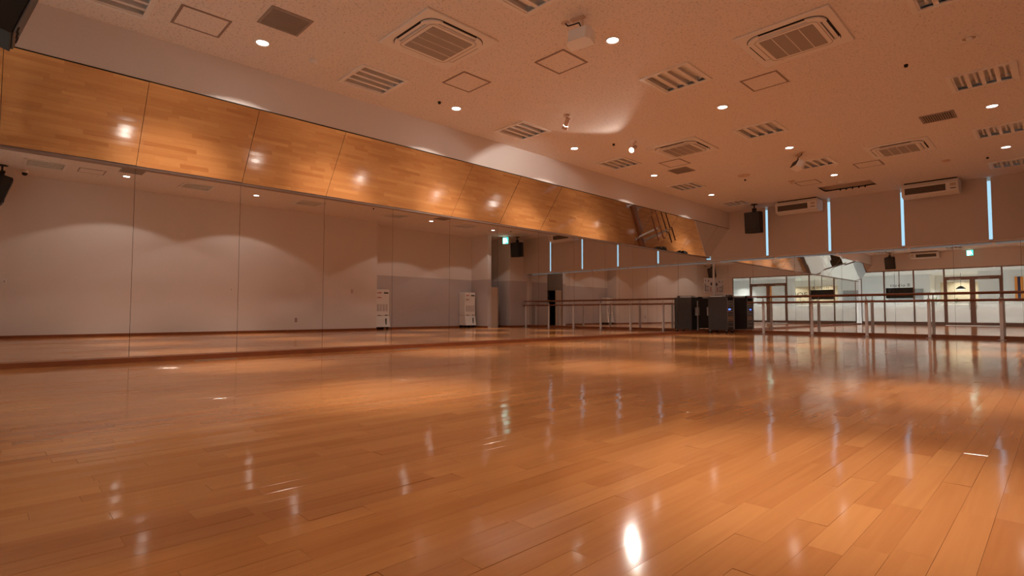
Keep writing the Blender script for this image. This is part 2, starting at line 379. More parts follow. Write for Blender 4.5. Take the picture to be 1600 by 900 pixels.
# ================================================================== RIGHT SIDE: plain wall, recess with dado, alcove
mb = MB()
mb.box(W, W+.3, YN-.1, 9.24, 0, H)                                    # long plain wall
mb.box(7.84, 9.12, 13.80, 13.98, 0, H)                                 # wall end beside the alcove
mb.box(W+.3, 8.82, 9.1, 9.24, 0, H)
mb.box(8.82, 9.12, 9.1, 13.8, 0, H)                                     # back of the recess
mb.box(7.84, 8.12, 15.0, YM+.3, 0, ZBL-.01); mb.box(7.84, 8.12, 15.0, YBL-.004, ZBL-.01, H)                                 # stub next to the far wall
mb.box(8.12, 9.22, 15.0, 15.2, 0, H); mb.box(9.12, 9.32, 13.9, 15.1, 0, H)
wr = struct(mb.build('wall_right', 'wall'))
mb = MB(); dz = 1.87
mb.box(8.813, 8.82, 9.24, 13.8, .06, dz); mb.box(7.833, 8.813, 13.793, 13.8, .06, dz); mb.box(7.833, 7.84, 13.8, 13.98, .06, dz)
mb.box(7.833, 7.84, 15.0, D-.001, .06, dz); mb.box(7.84, 9.12, 14.993, 15.0, .06, dz)
struct(mb.build('trim_6', 'dado'))
mb = MB(); bt = .012
mb.box(W-bt, W, YN, 9.24, 0, .062); mb.box(W-bt, 8.82, 9.24, 9.24+bt, 0, .062); mb.box(8.808, 8.82, 9.25, 13.8, 0, .062)
mb.box(7.828, 8.82, 13.788, 13.8, 0, .062); mb.box(7.828, 7.84, 15.0, D, 0, .062); mb.box(7.84, 9.12, 14.988, 15.0, 0, .062)
struct(mb.build('baseboard_right', 'base'))

# ================================================================== NEAR WALL: glazed partition to the lobby
mb = MB(); GT = 2.77; GE = 6.62
mb.box(-.1, W+.2, YN-.12, YN, GT, H); mb.box(GE, W+.2, YN-.12, YN, 0, GT)
struct(mb.build('wall_near', 'wall'))
MU = [0.0, 1.03, 2.27, 3.47, 5.55, GE]
def glazing(idx, a, b_, z0, film, sill):
    mb = MB(); mb.box(a, a+.03, YN-.09, YN-.02, z0, GT); mb.box(b_-.03, b_, YN-.09, YN-.02, z0, GT); mb.box(a+.03, b_-.03, YN-.09, YN-.02, GT-.05, GT)
    mb.box(a+.03, b_-.03, YN-.09, YN-.02, z0, z0+sill)
    w_ = struct(mb.build('window_%d' % idx, 'alu'))
    MB().box(a+.03, b_-.03, YN-.06, YN-.05, z0+sill, GT-.05).build('pane', film, w_); return w_
glazing(6, MU[0], MU[1], 0, 'film', .16); glazing(7, MU[1], MU[2], 0, 'film', .16); glazing(8, MU[2], MU[3], 0, 'film', .16)
glazing(9, MU[4], MU[5], 0, 'film', .16); glazing(10, MU[3], MU[4], 2.30, 'glass', .04)
for k, (a, b_, hx) in enumerate(((3.47, 4.51, 4.43), (4.51, 5.55, 4.59))):
    mb = MB(); st = .10
    mb.box(a, a+st, YN-.08, YN-.03, .012, 2.30); mb.box(b_-st, b_, YN-.08, YN-.03, .012, 2.30); mb.box(a+st, b_-st, YN-.08, YN-.03, 2.18, 2.30); mb.box(a+st, b_-st, YN-.08, YN-.03, .012, .15)
    d_ = struct(mb.build('door_%d' % (k+1), 'alu'))
    MB().box(a+st, b_-st, YN-.06, YN-.05, .15, 2.18).build('pane', 'film', d_)
    s_ = -1 if k == 0 else 1; arc = [(hx+s_*.055*(1-((i-5)/5)**2)-s_*.0, YN+.0+.03*(1-((i-5)/5)**4)-.03, .70+.048*i) for i in range(11)]
    MB().tube(arc, .011).build('handle', 'grey', d_)
    MB().box(a+.2, a+.62, YN-.03, YN+.02, 2.2, 2.26, ch=.008).build('door_closer', 'grey', d_)
# monitor seen from behind and the lettering on the glass
t_ = thing('display_screen', (1.66, YN-.14, 1.35), 0, 'wide black display panel hung behind the lobby glass under the studio lettering', 'display')
box('screen', 'black', -.58, .58, -.03, .03, 0, .53, parent=t_, ch=.006); MB().box(-.02, .02, -.01, .01, .53, 1.4).build('hanger', 'grey', t_)
t_ = thing('glass_lettering', (1.66, YN-.064, 1.945), 0, 'dark studio B lettering stuck on the lobby glass above the black display', 'lettering')
xl = -.40
for ch_, adv in zip('studioB', (.115, .085, .13, .14, .065, .20, .13)):
    text('letter', ch_, .21, 'ink', (xl+adv/2-(.035 if ch_ == 'o' else 0), 0, 0), (math.pi/2, 0, 0), t_, .002); xl += adv

# ================================================================== LOBBY behind the glass
struct(box('floor_lobby', 'lobbyfloor', -3, 10.5, -8.2, YN, -.2, -.001))
LH = 2.82
struct(box('ceiling_lobby', 'lobbywall', -3, 10.5, -8.2, YN-.12, LH, LH+.1))
mb = MB(); mb.box(-3, 2.2, -6.3, -6.1, 0, LH); mb.box(2.2, 6.2, -8.2, -8.0, 0, LH); mb.box(4.38, 10.5, -5.2, -5.0, 0, LH)
mb.box(2.0, 2.2, -8.2, -6.3, 0, LH); mb.box(6.2, 6.4, -8.2, -5.2, 0, LH); mb.box(-3.1, -3.0, -6.3, YN, 0, LH); mb.box(10.4, 10.5, -5.2, YN-.12, 0, LH)
struct(mb.build('wall_lobby', 'lobbywall'))
struct(box('trim_7', 'lobbygrey', .2, 1.9, -6.1, -6.07, 1.25, 2.0))
t_ = thing('sign_wall', (3.8, -8.0, 1.25), 0, 'beige lit feature board with big thin letters at the back of the lobby', 'sign board')
box('board', 'beige', -1.35, 2.2, 0, .05, 0, 1.15, parent=t_)
text('letters', 'PIOF', .54, 'gold', (1.25, .052, .40), (math.pi/2, 0, math.pi), t_, .006)
t_ = thing('reception_counter', (3.7, -6.7, 0), 0, 'pale reception counter with warm light in front of the lobby sign', 'counter')
box('body', 'lobbywall', -1.1, 1.1, -.3, .25, 0, 1.04, parent=t_); box('top', 'beige', -1.15, 1.15, -.33, .3, 1.04, 1.08, parent=t_)
box('light_strip', 'warmglow', -1.1, 1.1, -.36, -.33, 1.08, 1.1, parent=t_)
t_ = thing('pendant_lamp', (3.55, -6.2, LH), 0, 'small dark dome pendant lamp hanging in the lobby', 'lamp')
MB().cyl((0, 0, 0), (0, 0, -.72), .008).build('cord', 'black', t_); MB().lathe((0, 0, -.9), [(.02, .18), (.1, .15), (.19, .06), (.22, 0), (.2, .0)]).build('shade', 'black', t_)
MB().lathe((0, 0, -.9), [(.001, -.01), (.19, 0)]).build('bulb', 'lampglow', t_)
for k, (px_, py_, ph, lab) in enumerate(((3.0, -1.9, 1.35, 'slim-leaved potted plant behind the lobby glass beside the door'), (3.35, -6.15, 1.42, 'bushy green plant in front of the lobby counter'))):
    t_ = thing('potted_plant', (px_, py_, 0), 0, lab, 'plant')
    MB().lathe((0, 0, 0), [(.12, 0), (.16, .35), (.15, .35), (.14, .3), (.001, .3)][::1], 20).build('pot', 'pot', t_)
    MB().cyl((0, 0, .3), (0, 0, ph-.25), .014, 8).build('stem', 'leaf', t_)
    for i in range(14):
        a = i*2.4; el = .3+.8*((i*7) % 10)/10; L = .28 if k else .36; wv = .05 if k else .022
        d = Vector((math.cos(a)*math.cos(el), math.sin(a)*math.cos(el), math.sin(el))); sd = Vector((-math.sin(a), math.cos(a), 0)); p = Vector((0, 0, ph-.28+.012*i))
        mbl = MB().add([p, p+d*L*.45+sd*wv, p+d*L-Vector((0, 0, .05)), p+d*L*.45-sd*wv, p+d*L*.45+Vector((0, 0, .012))], [(0, 1, 4), (1, 2, 4), (2, 3, 4), (3, 0, 4)])
        mbl.build('leaf', 'leaf', t_)
t_ = thing('banner', (5.95, -4.98, 1.2), 0, 'tall orange and navy banner on the lobby wall right of the doors', 'banner')
box('cloth', 'orange', -.16, .16, 0, .02, 0, 1.25, parent=t_); box('stripe', 'navy', -.06, .05, .02, .024, 0, 1.25, parent=t_)
for k, (lx, ly) in enumerate(((0.6, -2.4), (0.6, -4.6), (3.0, -2.4), (3.0, -4.8), (5.2, -2.4), (7.6, -2.6), (7.6, -4.2), (-1.8, -3.4), (3.4, -7.3), (5.2, -7.2))):
    ords = ['first', 'second', 'third', 'fourth', 'fifth', 'sixth', 'seventh', 'eighth', 'ninth']
    t_ = thing('lobby_downlight', (lx, ly, LH), 0, 'small bright round downlight in the white lobby ceiling, glimpsed in the far mirror', 'ceiling light', 'lobby downlights')
    MB().lathe((0, 0, 0), [(.085, 0), (.085, -.008), (.07, -.01), (.065, -.004)], 20).build('trim_ring', 'white', t_)
    MB().lathe((0, 0, -.005), [(.066, 0), (.001, -.002)], 20).build('lens', 'lampglow', t_)
    ld = bpy.data.lights.new('lobby_lamp', 'AREA'); ld.shape = 'DISK'; ld.size = .13; ld.energy = 30; ld.color = (1, .97, .93); ld.spread = math.radians(120)
    lo = bpy.data.objects.new('lobby_lamp', ld); col.objects.link(lo); lo.parent = t_; lo.location = (0, 0, -.02)

# ================================================================== RECESSED DOWNLIGHTS
dl_rows = [y*SC for y in (2.121, 4.91, 7.70, 10.49, 13.28)]
rowname = ['in the row along the mirrored wall', 'in the middle row', 'in the row farthest from the mirrors']
ordn = ['nearest the camera', 'second from the camera', 'third from the camera', 'second from the blinds', 'nearest the blinds']
for i, x in enumerate(COLS):
    for j, y in enumerate(dl_rows):
        lit = not (i == 2 and j == 2)
        lab = ('lit' if lit else 'unlit')+' round recessed downlight %s, %s' % (rowname[i], ordn[j])
        t_ = thing('downlight', (x, y, H), 0, lab, 'ceiling light', 'recessed downlights')
        MB().lathe((0, 0, 0), [(.084, .0), (.084, -.006), (.077, -.010), (.066, -.008), (.060, -.002)], 32).build('trim_ring', 'white', t_)
        MB().lathe((0, 0, -.003), [(.061, 0), (.03, .0), (.001, 0)], 32).build('lens', 'glow' if lit else 'reflector', t_)
        if not lit:
            MB().lathe((0, 0, -.003), [(.03, 0), (.028, -.012), (.001, -.016)], 20).build('bulb', 'tube', t_)
            continue
        for nm, sz, bl, en in (('wide_beam', 121.5, .10, WIDE_W), ('core_beam', 33, 1.0, CORE_W), ('halo_beam', 60, 1.0, HALO_W)):
            ld = bpy.data.lights.new(nm, 'SPOT'); ld.energy = en; ld.color = WARM; ld.spot_size = math.radians(sz); ld.spot_blend = bl; ld.shadow_soft_size = .055
            lo = bpy.data.objects.new(nm, ld); col.objects.link(lo); lo.parent = t_; lo.location = (0, 0, -.02)

# ================================================================== UNLIT LOUVRED LIGHT BOXES
def troffer(x, y):
    t_ = thing('louvre_light', (x, y, H), 0, '', 'ceiling light', 'unlit louvred ceiling lights')
    sq = lambda w_: [(w_/2, w_/2), (-w_/2, w_/2), (-w_/2, -w_/2), (w_/2, -w_/2)]
    MB().ring(sq(.67), sq(.575), -.016, .002).build('frame', 'white', t_)
    mb = MB(); mb.add([(-.3,-.3,0),(.3,-.3,0),(.3,.3,0),(-.3,.3,0),(-.3,-.3,.085),(.3,-.3,.085),(.3,.3,.085),(-.3,.3,.085)], [(4,5,6,7),(0,1,5,4),(1,2,6,5),(2,3,7,6),(3,0,4,7)])
    mb.build('housing', 'white', t_)
    for k in range(4):
        xx = -.216+.144*k
        MB().cyl((xx, -.27, .045), (xx, .27, .045), .018, 10).build('tube', 'tube', t_)
    for k in range(5):
        xx = -.288+.144*k
        MB().add([(xx-.022,-.287,-.006),(xx+.022,-.287,-.006),(xx,-.287,.06),(xx-.022,.287,-.006),(xx+.022,.287,-.006),(xx,.287,.06)],
                 [(0,1,2),(3,5,4),(0,3,4,1),(1,4,5,2),(2,5,3,0)]).build('louvre_blade', 'white', t_)
    return t_
tr0 = troffer(*TROFF[0])
yname = dict(zip(TY, ['nearest the camera', 'second from the camera', 'third from the camera', 'third from the blinds', 'second from the blinds', 'nearest the blinds']))
for k, (x, y) in enumerate(TROFF):
    t_ = tr0 if k == 0 else copy_tree(tr0)
    t_.location = (x, y, H); t_['label'] = 'unlit louvred light %s, %s' % (rowname[COLS.index(x)], yname[y])

# recess box for the screen near the far wall
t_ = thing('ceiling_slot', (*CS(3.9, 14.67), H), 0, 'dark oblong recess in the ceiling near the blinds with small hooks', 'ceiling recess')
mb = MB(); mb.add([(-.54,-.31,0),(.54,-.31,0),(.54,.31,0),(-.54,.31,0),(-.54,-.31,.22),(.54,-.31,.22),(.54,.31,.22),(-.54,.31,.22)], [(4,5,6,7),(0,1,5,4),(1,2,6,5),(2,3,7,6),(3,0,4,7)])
mb.build('box', 'beigeboard', t_)  # darker board colour stands in for the shade inside the recess
for k in range(5): MB().cyl((-.2+.13*k, .29, .01), (-.2+.13*k, .25, -.03), .014, 10).build('hook', 'dark', t_)

# ================================================================== CEILING HATCHES, GRILLES, DETECTORS
def hatch(x, y, w_, lab, frame=True):
    t_ = thing('access_hatch', (*CS(x, y), H), 0, lab, 'access hatch', 'ceiling access hatches')
    sq = lambda a: [(a/2, a/2), (-a/2, a/2), (-a/2, -a/2), (a/2, -a/2)]
    MB().box(-w_/2+.022, w_/2-.022, -w_/2+.022, w_/2-.022, -.004, .0).build('panel', 'ceiling', t_)
    MB().ring(sq(w_), sq(w_-.048), -.006, 0).build('frame', 'alu' if frame else 'white', t_)
hatch(1.19, 1.50, .46, 'square ceiling hatch nearest the camera, above the mirror canopy')
hatch(2.0, 4.44, .46, 'square ceiling hatch next to the large air cassette nearest the mirrors')
hatch(3.25, 4.9, .46, 'square ceiling hatch beside the white hanging speaker')
hatch(4.78, 7.23, .46, 'square ceiling hatch below the right air cassette')
hatch(2.0, 9.92, .46, 'small ceiling hatch next to the far air cassette and dark grille')
hatch(1.81, 13.36, .58, 'pale flush ceiling hatch near the far end of the bulkhead', False)
hatch(3.36, 13.65, .46, 'small ceiling hatch between the last middle downlight and the dark recess')
hatch(4.75, 12.82, .46, 'small ceiling hatch beside the far right air cassette')
hatch(6.8, 1.5, .46, 'ceiling hatch seen in the left mirror beside a dark grille')
def grille(x, y, lab, n_, alongx):
    t_ = thing('vent_grille', (*CS(x, y), H), 0, lab, 'vent', 'dark ceiling grilles')
    sq = lambda a: [(a/2, a/2), (-a/2, a/2), (-a/2, -a/2), (a/2, -a/2)]
    MB().ring(sq(.42), sq(.37), -.010, .0).build('frame', 'mesh', t_); box('backing', 'dark', -.185, .185, -.185, .185, -.002, 0, parent=t_)
    for k in range(n_):
        p = -.185+.37*(k+.5)/n_; h_ = .37/n_*.28
        (MB().box(p-h_, p+h_, -.185, .185, -.009, -.002) if not alongx else MB().box(-.185, .185, p-h_, p+h_, -.009, -.002)).build('slat', 'mesh', t_)
grille(1.82, 2.13, 'dark square vent grille beside the first downlight', 15, False)
grille(1.82, 10.53, 'small dark vent grille beside the far air cassette', 15, False)
grille(6.17, 10.48, 'dark slotted vent grille near the right-hand downlights', 13, False)
grille(6.17, 2.13, 'dark ceiling grille seen in the left mirror near its first joint', 13, False)
def disc(name, x, y, r, h_, lab, cat, m_='white', neck=None):
    o = MB().lathe((0, 0, 0), [(r, 0), (r, -h_*.5), (r*.8, -h_), (.001, -h_)], 20).build(name, m_)
    o.location = (*CS(x, y), H); tag(o, lab, cat)
disc('smoke_detector', 1.19, 2.72, .05, .035, 'small round smoke detector left of the first large air cassette', 'smoke detector')
disc('smoke_detector', 2.58, 11.9, .13, .02, 'flat round tan disc on the ceiling beyond the far air cassette', 'ceiling disc', 'tan')
disc('smoke_detector', 3.94, 14.06, .06, .03, 'small detector beside the last middle downlight', 'smoke detector')
disc('smoke_detector', 5.9, 13.6, .07, .02, 'small flat disc above the right hanging air conditioner', 'ceiling disc', 'tan')
for (x, y, lab) in ((1.21, 4.58, 'tiny dark sprinkler head beside the second downlight'), (1.85, 8.0, 'tiny dark sprinkler head beside the lit spotlight'), (6.18, 7.98, 'tiny dark sprinkler head below the unlit downlight'),
                    (2.45, 12.3, 'tiny dark sprinkler head beyond the flat tan disc'), (6.5, 13.9, 'tiny dark sprinkler head near the last right downlight')):
    disc('sprinkler', x, y, .022, .03, lab, 'sprinkler', 'dark')
t_ = thing('sprinkler', (*CS(3.15, 13.21), H), 0, 'small tan sprinkler on a round plate near the dark recess', 'sprinkler')
MB().lathe((0, 0, 0), [(.07, 0), (.07, -.006), (.02, -.01), (.012, -.06), (.022, -.065), (.001, -.07)], 16).build('body', 'tan', t_)
t_ = thing('dome_camera', (7.75, .45, H), 0, 'black dome camera on the ceiling seen at the left edge of the mirror', 'security camera')
MB().lathe((0, 0, 0), [(.06, 0), (.06, -.04), (.05, -.05)], 20).build('base', 'white', t_); MB().lathe((0, 0, -.045), [(.052, 0), (.045, -.04), (.025, -.06), (.001, -.066)], 20).build('dome', 'black', t_)

# ================================================================== FOUR-WAY AIR CASSETTES
def cassette():
    t_ = thing('air_cassette', (0, 0, H), 0, '', 'air conditioner', 'ceiling air cassettes')
    MB().cbox(-.475, .475, -.475, .475, -.022, 0, .006).build('plate', 'white', t_)
    MB().ring(rrect(.80, .80, .17), rrect(.66, .66, .08), -.026, -.021).build('outlet_slot', 'dark', t_)
    MB().prism(rrect(.66, .66, .08), -.046, -.02).build('centre_panel', 'white', t_)
    MB().ring(rrect(.635, .635, .065), rrect(.623, .623, .06), -.0475, -.0455).build('panel_groove', 'alu', t_)
    g_ = MB().prism(rrect(.54, .54, .012), -.050, -.045).build('intake_grille', 'acgrille', t_)
    for k in range(3): MB().box(-.268, .268, -.135+.135*k-.004, -.135+.135*k+.004, -.0525, -.0495).build('grille_bar', 'white', t_)
    for k in range(4):
        T = Matrix.Rotation(k*math.pi/2, 4, 'Z')
        T2 = T @ Matrix.Translation((0, -.362, -.032)) @ Matrix.Rotation(math.radians(8), 4, 'X')
        MB().box(-.245, .245, -.020, .024, -.004, .004, T=T2, ch=.0035).build('flap', 'white', t_)
        # corner cover: quarter ring sector
        mb = MB(); out = []; inn = []
        for i in range(7):
            a = math.radians(-90+90*i/6); out.append((.40-.17+.163*math.cos(a), -.40+.17+.163*math.sin(a)))
            inn.append((.33-.08+.078*math.cos(a), -.33+.08+.078*math.sin(a)))
        mb.prism(out+inn[::-1], -.042, -.022, T=T); mb.build('corner_cover', 'white', t_)
    return t_
c0 = cassette()
for k, (x, y, lab) in enumerate(((2.62, 3.52, 'four-way air cassette nearest the mirrors in the foreground'), (5.43, 6.32, 'four-way air cassette at the top right beyond the hanging speaker'),
                                 (2.6, 9.12, 'four-way air cassette beyond the lit spotlight'), (5.42, 11.95, 'four-way air cassette nearest the right-hand blinds'))):
    t_ = c0 if k == 0 else copy_tree(c0)
    t_.location = (*CS(x, y), H); t_['label'] = lab
    t_.rotation_euler.z = math.pi/2

# ================================================================== CEILING-HUNG AIR CONDITIONERS
def hung_ac(x0, x1, yb, face, lab):
    w_ = x1-x0; t_ = thing('hanging_air_conditioner', ((x0+x1)/2, yb, H), 0 if face < 0 else math.pi, lab, 'air conditioner', 'ceiling-hung air conditioners')
    prof = [(-.0, -.03), (-.0, -.30), (-.30, -.345), (-.52, -.30), (-.545, -.10), (-.50, -.03)]     # (y, z): back to front
    vs_ = [(-w_/2, y, z) for y, z in prof]+[(w_/2, y, z) for y, z in prof]; n_ = len(prof)
    MB().add(vs_, [tuple(range(n_)), tuple(range(n_, 2*n_))[::-1]]+[(i, n_+i, n_+(i+1) % n_, (i+1) % n_) for i in range(n_)]).build('casing', 'white', t_)
    MB().box(-w_/2+.05, w_/2-.03, -.50, -.02, -.035, -.0).build('top_gap_shade', 'dark', t_)  # near-black block standing in for shade between casing and ceiling
    T = Matrix.Translation((-.07, -.536, -.20)) @ Matrix.Rotation(math.radians(7.1), 4, 'X')
    MB().box(-w_*.37, w_*.37-.02, -.006, .01, -.075, .07, T=T).build('intake', 'dark', t_)
    for k in range(5): MB().box(-w_*.365, w_*.365-.02, -.014, -.006, -.066+.030*k, -.057+.030*k, T=T).build('louvre', 'mesh', t_)
    T = Matrix.Translation((w_*.41, -.536, -.2)) @ Matrix.Rotation(math.radians(7.1), 4, 'X')
    MB().box(-.05, .05, -.006, .0, .01, .07, T=T).build('receiver_panel', 'beigeboard', t_); MB().box(-.05, .05, -.006, .0, -.05, -.035, T=T).build('name_strip', 'dark', t_)
    return t_
hung_ac(CS(2.0, 0)[0], CS(3.03, 0)[0], YBL-.03, -1, 'ceiling-hung white air conditioner over the blinds next to the black speaker')
hung_ac(CS(4.86, 0)[0], CS(5.9, 0)[0], YBL-.08, -1, 'ceiling-hung white air conditioner over the right-hand blinds')
hung_ac(2.25, 3.35, YN+.02, 1, 'ceiling-hung air conditioner above the lobby glass, seen in the far mirror')

# ================================================================== SPEAKERS
def pa_speaker(x, y, rz, tilt, lab):
    t_ = thing('loudspeaker', (*CS(x, y), H), rz, lab, 'speaker', 'black loudspeakers hung from the ceiling')
    MB().lathe((0, 0, 0), [(.09, 0), (.09, -.012), (.02, -.016)], 20).build('ceiling_plate', 'black', t_)
    MB().cyl((0, 0, -.01), (0, 0, -.14), .018, 12).build('pole', 'black', t_)
    T = Matrix.Translation((0, 0, -.17)) @ Matrix.Rotation(tilt, 4, 'X')
    MB().cbox(-.05, .05, -.04, .04, -.06, .06, .008, T).build('joint', 'black', t_)
    T = T @ Matrix.Translation((0, 0, -.34))
    poly = [(-.21, -.19), (.21, -.19), (.21, .02), (.13, .19), (-.13, .19), (-.21, .02)]
    MB().prism(poly, -.285, .285, T).build('cabinet', 'black', t_)
    MB().cbox(-.195, .195, -.206, -.19, -.265, .27, .006, T).build('front_grille', 'gear', t_)
    for sx in (-1, 0, 1): MB().cyl(T @ Vector((sx*.11, -.204, -.2)), T @ Vector((sx*.11, -.213, -.2)), .028, 14).build('port', 'rubber', t_)
pa_speaker(1.47, 15.32, 0, math.radians(4), 'black loudspeaker hung in front of the first blind beside the mirror canopy')
pa_speaker(7.45, 15.2, 0, math.radians(4), 'black loudspeaker hung near the exit sign, seen in the left mirror')
pa_speaker(1.42, .05, math.pi, math.radians(17), 'black loudspeaker cut off by the top left corner')
pa_speaker(7.5, .1, math.pi, math.radians(17), 'black loudspeaker cut off at the left edge of the mirror')
def small_speaker(x, y, rz, tilt, lab):
    t_ = thing('hanging_speaker', (*CS(x, y), H), rz, lab, 'speaker', 'small white speakers on ceiling brackets')
    MB().cbox(-.03, .13, -.03, .03, -.012, 0, .003).build('bracket', 'tan', t_); MB().lathe((.2, 0, 0), [(.045, 0), (.045, -.006), (.001, -.01)], 16).build('cable_plate', 'tan', t_)
    MB().cyl((0, 0, -.01), (0, 0, -.15), .011, 10).build('arm', 'tan', t_)
    MB().tube([(.2, 0, -.01), (.17, 0, -.045), (.1, 0, -.05), (.04, 0, -.05), (.02, -.01, -.10), (.03, -.02, -.15), (.06, -.04, -.17)], .007).build('cable', 'black', t_)
    T = Matrix.Translation((.03, 0, -.21)) @ Matrix.Rotation(tilt, 4, 'X')
    poly = [(-.135, -.08), (.135, -.08), (.135, .02), (.10, .07), (-.10, .07), (-.135, .02)]
    MB().prism(poly, -.068, .068, T).build('cabinet', 'whitemetal', t_)
    MB().cbox(-.126, .126, -.092, -.08, -.06, .06, .004, T).build('front_grille', 'black', t_)
    MB().box(-.06, .06, .02, .05, .066, .072, T).build('terminal', 'black', t_)
    return t_
small_speaker(4.06, 4.29, math.radians(190), math.radians(12), 'white speaker on a ceiling bracket in the foreground, seen from behind')
small_speaker(3.94, 11.12, math.radians(-50), math.radians(-30), 'white speaker with black front on a ceiling bracket near the far end')

# ================================================================== TRACK SPOTLIGHTS
def spot(x, y, rz, tilt, lit, lab):
    t_ = thing('spotlight', (*CS(x, y), H), rz, lab, 'spotlight', 'ceiling spotlights')
    MB().lathe((0, 0, 0), [(.05, 0), (.05, -.025), (.035, -.03), (.012, -.032)], 20).build('base', 'tan', t_)
    MB().cyl((0, 0, -.03), (0, 0, -.09), .012, 10).build('stem', 'tan', t_)
    T = Matrix.Translation((0, 0, -.12)) @ Matrix.Rotation(tilt, 4, 'X')      # head axis local -z
    q = lambda a: T @ Vector(a)
    hd = MB().cyl(q((0, 0, .07)), q((0, 0, -.05)), .036, 18, caps=True).build('head', 'tan', t_)
    MB().cyl(q((0, 0, -.05)), q((0, 0, -.10)), .040, 18, r1=.048, caps=False).build('hood', 'tan', t_)
    MB().cyl(q((0, 0, -.055)), q((0, 0, -.06)), .04, 18).build('lens', 'glow' if lit else 'reflector', t_)
    if lit:
        ld = bpy.data.lights.new('spot_beam', 'SPOT'); ld.energy = 45; ld.color = WARM; ld.spot_size = math.radians(106); ld.spot_blend = .2; ld.shadow_soft_size = .03
        lo = bpy.data.objects.new('spot_beam', ld); col.objects.link(lo); lo.parent = t_; lo.matrix_local = T @ Matrix.Translation((0, 0, -.11))
spot(2.17, 6.3, math.radians(65), math.radians(48), True, 'tan cylinder spotlight turned toward the mirrors, in front of the glow on the ceiling')
spot(2.18, 8.14, math.radians(184), math.radians(56), True, 'lit spotlight shining toward the camera near the far air cassette')

# ================================================================== EXIT SIGNS
def exit_sign(x, y, rz, lab):
    t_ = thing('exit_sign', (x, y, H), rz, lab, 'exit sign', 'green exit signs')
    MB().cbox(-.13, .13, -.022, .022, -.30, -.03, .006).build('case', 'white', t_); MB().box(-.03, .03, -.012, .012, -.03, 0).build('mount', 'white', t_)
    f_ = MB().box(-.12, .12, -.026, -.022, -.29, -.04).build('face', 'green', t_)
    mb = MB()
    mb.box(.02, .10, -.028, -.026, -.275, -.06)                                     # doorway
    mb.build('doorway_print', 'signwhite', t_)
    mb = MB(); Y = -.0275
    def limb(a, b_, w_):
        a = Vector((a[0], Y, a[1])); b_ = Vector((b_[0], Y, b_[1])); s_ = (b_-a).normalized(); p = Vector((-s_.z, 0, s_.x))*w_
        mb.add([a-p, b_-p, b_+p, a+p], [(0, 1, 2, 3)])
    limb((-.03, -.10), (-.055, -.18), .016); limb((-.055, -.18), (-.01, -.215), .01); limb((-.01, -.215), (-.03, -.27), .009); limb((-.055, -.18), (-.10, -.245), .01)
    limb((-.03, -.11), (.01, -.15), .008); limb((-.035, -.115), (-.085, -.14), .008)
    mb.lathe((0, 0, 0), []) if False else None
    mb.add([(-.02+.018*math.cos(i*math.pi/5), Y, -.08+.018*math.sin(i*math.pi/5)) for i in range(10)], [tuple(range(10))])
    mb.build('running_figure', 'signwhite', t_)
exit_sign(4.47, YN+.03, math.pi, 'green exit sign above the lobby doors, seen in the far mirror')
exit_sign(7.67, 14.6, math.radians(-20), 'green exit sign at the alcove, seen in the left mirror')

# ================================================================== BALLET BARRE along the far wall
t_ = thing('ballet_barre', (4.4, D-.17, 0), 0, 'long double ballet barre with brown rails and white posts along the far mirrors', 'barre')
for nm, yy, zz in (('upper_rail', -.02, 1.045), ('lower_rail', -.06, .88)):
    MB().cyl((-3.35, yy, zz), (3.42, yy, zz), .021, 16).build(nm, 'rail', t_)
for k in range(6):
    x = 1.47+1.256*k-4.4
    p = MB().cbox(x-.03, x+.03, -.005, .05, .008, .93, .006).build('post', 'whitemetal', t_)
    MB().cbox(x-.07, x+.07, -.05, .09, 0, .008, .002).build('foot_plate', 'grey', p)
    MB().tube([(x, .02, .93), (x, .0, .98), (x, -.02, 1.025)], .010).build('upper_bracket', 'grey', p); MB().tube([(x, .0, .85), (x, -.04, .84), (x, -.06, .86)], .010).build('lower_bracket', 'grey', p)

# ================================================================== AV RACK in the mirror corner
t_ = thing('equipment_rack', (.425, 15.43, 0), 0, 'dark grey wheeled equipment rack standing in the mirror corner', 'equipment rack')
x0, x1, y0, y1, z0, z1 = -.283, .283, -.257, .257, .085, 1.05
MB().cbox(x0, x1, y0, y0+.02, z0, z1, .003).build('side_panel', 'rackside', t_); MB().cbox(x0, x1, y1-.02, y1, z0, z1, .003).build('side_panel', 'rackside', t_)
MB().box(x0, x1, y0+.02, y1-.02, z1-.025, z1).build('top_panel', 'black', t_); MB().box(x0, x1, y0+.02, y1-.02, z0, z0+.025).build('bottom_panel', 'black', t_); MB().box(x0, x0+.02, y0+.02, y1-.02, z0+.025, z1-.025).build('back_panel', 'black', t_)
for s_ in (-1, 1): MB().box(x1-.03, x1-.005, s_*.225-.012, s_*.225+.012, z0+.025, z1-.025).build('rack_rail', 'grey', t_)
zz = z0+.04
for k, (hh, mm) in enumerate(((.13, 'gear'), (.09, 'gear'), (.16, 'amber'), (.09, 'gear'), (.05, 'amber'), (.09, 'gear'), (.09, 'gear'), (.045, 'amber'), (.09, 'gear'))):
    u_ = MB().cbox(x0+.05, x1-.02, -.205, .205, zz, zz+hh-.008, .003).build('rack_unit', mm, t_)
    for i in range(4): MB().cyl((x1-.02, -.15+.09*i, zz+hh/2), (x1-.008, -.15+.09*i, zz+hh/2), .012, 10).build('knob', 'grey', u_)
    if k == 5: MB().box(x1-.02, x1-.017, -.12, .02, zz+.02, zz+hh-.03).build('display', 'blueled', u_)
    zz += hh
for sx in (-1, 1):
    for sy in (-1, 1):
        c_ = MB().box(sx*.23-.02, sx*.23+.02, sy*.2-.02, sy*.2+.02, .06, .085).build('caster', 'grey', t_)
        MB().cyl((sx*.23-.015, sy*.2, .035), (sx*.23+.015, sy*.2, .035), .035, 16).build('wheel', 'rubber', c_)
